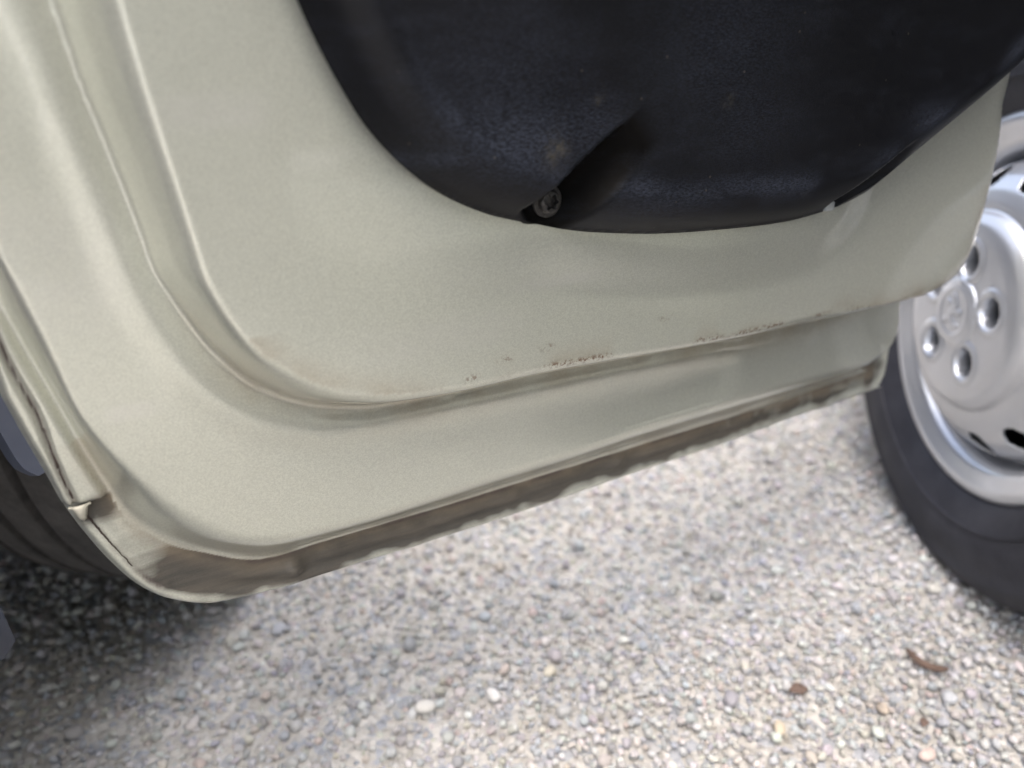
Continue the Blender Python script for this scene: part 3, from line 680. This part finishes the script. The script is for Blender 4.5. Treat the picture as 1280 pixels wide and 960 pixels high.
iop = ng.nodes.new('GeometryNodeInstanceOnPoints'); ci_ = ng.nodes.new('GeometryNodeCollectionInfo'); ci_.inputs['Collection'].default_value = proto
ci_.inputs['Separate Children'].default_value = True; ci_.inputs['Reset Children'].default_value = True
def named(n, t):
    x = ng.nodes.new('GeometryNodeInputNamedAttribute'); x.data_type = t; x.inputs['Name'].default_value = n; return x.outputs['Attribute']
rv = ng.nodes.new('FunctionNodeRandomValue'); rv.data_type = 'INT'
[s for s in rv.inputs if s.name == 'Max' and s.type == 'INT'][0].default_value = NP_ - 1
e2r = ng.nodes.new('FunctionNodeEulerToRotation')
L = ng.links.new
mp_ = ng.nodes.new('GeometryNodeMeshToPoints'); L(gi.outputs[0], mp_.inputs['Mesh']); L(mp_.outputs[0], iop.inputs['Points'])
L(ci_.outputs[0], iop.inputs['Instance']); iop.inputs['Pick Instance'].default_value = True
L([s for s in rv.outputs if s.type == 'INT'][0], iop.inputs['Instance Index'])
L(named('turn', 'FLOAT_VECTOR'), e2r.inputs[0]); L(e2r.outputs[0], iop.inputs['Rotation']); L(named('size', 'FLOAT'), iop.inputs['Scale'])
L(iop.outputs[0], go.inputs[0])
md = gr.modifiers.new('scatter', 'NODES'); md.node_group = ng

# ------------------------------------------------------------------ small things lying on the gravel
def pebble(px, size, colr, label, k, rz=0., flat=.7):
    p = ground_at(*px, .010); me = stone_proto(200 + k).copy(); me.materials.clear()
    me.materials.append(simple('pebble_colour', colr, .7, 0, .12, 120., .3, .001))
    o = link('pebble', me); o.location = (p[0], p[1], .009); o.scale = (size, size * .8, size * flat); o.rotation_euler = (.15, .1, rz)
    tag(o, label, 'pebble', 'pebbles that stand out from the gravel')
pebble((617, 868), .022, (.64, .63, .61), 'white oval pebble standing out on the gravel, longer than wide', 1, 2.0)
pebble((532, 882), .024, (.58, .56, .52), 'off-white blunt pebble on gravel, nearest the bottom of the dirty door hem', 2, .3)
pebble((688, 838), .020, (.52, .48, .39), 'round cream pebble on gravel beside the white oval one', 3, .9, .9)
pebble((1160, 942), .022, (.52, .42, .38), 'pinkish pebble on gravel below the twig', 4, .4)
pebble((975, 908), .020, (.50, .43, .33), 'tan ochre pebble on gravel left of the pinkish one', 5, 1.3)
def tube(name, pts, rad, mat, n=10):
    pts = [Vector(p) for p in pts]; V, F = [], []
    for i, p in enumerate(pts):
        t = (pts[min(i + 1, len(pts) - 1)] - pts[max(i - 1, 0)]).normalized(); s = t.cross(Vector((0, 0, 1))).normalized(); u = s.cross(t)
        r = rad * (1 - .45 * abs(2 * i / (len(pts) - 1) - 1) ** 2) * (1 + .15 * math.sin(i * 2.7))
        for j in range(n): a = 2 * math.pi * j / n; V.append(p + s * r * math.cos(a) + u * r * math.sin(a))
    m_ = len(pts); F = [(i * n + j, i * n + (j + 1) % n, (i + 1) * n + (j + 1) % n, (i + 1) * n + j) for i in range(m_ - 1) for j in range(n)]
    F += [tuple(range(n))[::-1], tuple((m_ - 1) * n + j for j in range(n))]
    return link(name, mesh(name, V, F), None, mat)
tw = catmull(np.array([ground_at(x, y, .012) + np.array([0, 0, .004 * k]) for x, y, k in ((1134, 812, 0), (1139, 822, 1), (1149, 831, 1), (1162, 837, 1), (1174, 838, .5), (1184, 836, 0))]), 3)
tag(tube('twig', tw, .0042, m_twig), 'curved reddish brown twig lying on the gravel below the silver wheel', 'twig')
def leaf(px, size, rz, label):
    p = ground_at(*px, .012); V, F = [], []
    for i in range(7):
        t = i / 6; hw = .32 * math.sin(math.pi * min(1, t * .93 + .04)) ** .8
        for k in (-1, 0, 1): V.append(((t - .5), k * hw * (1 + .15 * math.sin(i * 3 + k)), .10 * abs(k) + .12 * math.sin(t * 3.1) + .04 * math.sin(i * 2.3 + k)))
    for i in range(6):
        for k in range(2): F.append((i * 3 + k, i * 3 + k + 1, i * 3 + k + 4, i * 3 + k + 3))
    o = link('dry_leaf', mesh('dry_leaf', V, F), None, m_leaf); o.location = (p[0], p[1], .010); o.scale = (size,) * 3; o.rotation_euler = (.1, .1, rz)
    md = o.modifiers.new('thickness', 'SOLIDIFY'); md.thickness = .03
    tag(o, label, 'leaf', 'dry leaf scraps on the gravel')
leaf((998, 862), .021, .2, 'brown dry leaf scrap on gravel, larger one left of the twig')
leaf((1155, 902), .013, .9, 'small brown dry leaf scrap on gravel just below the twig')
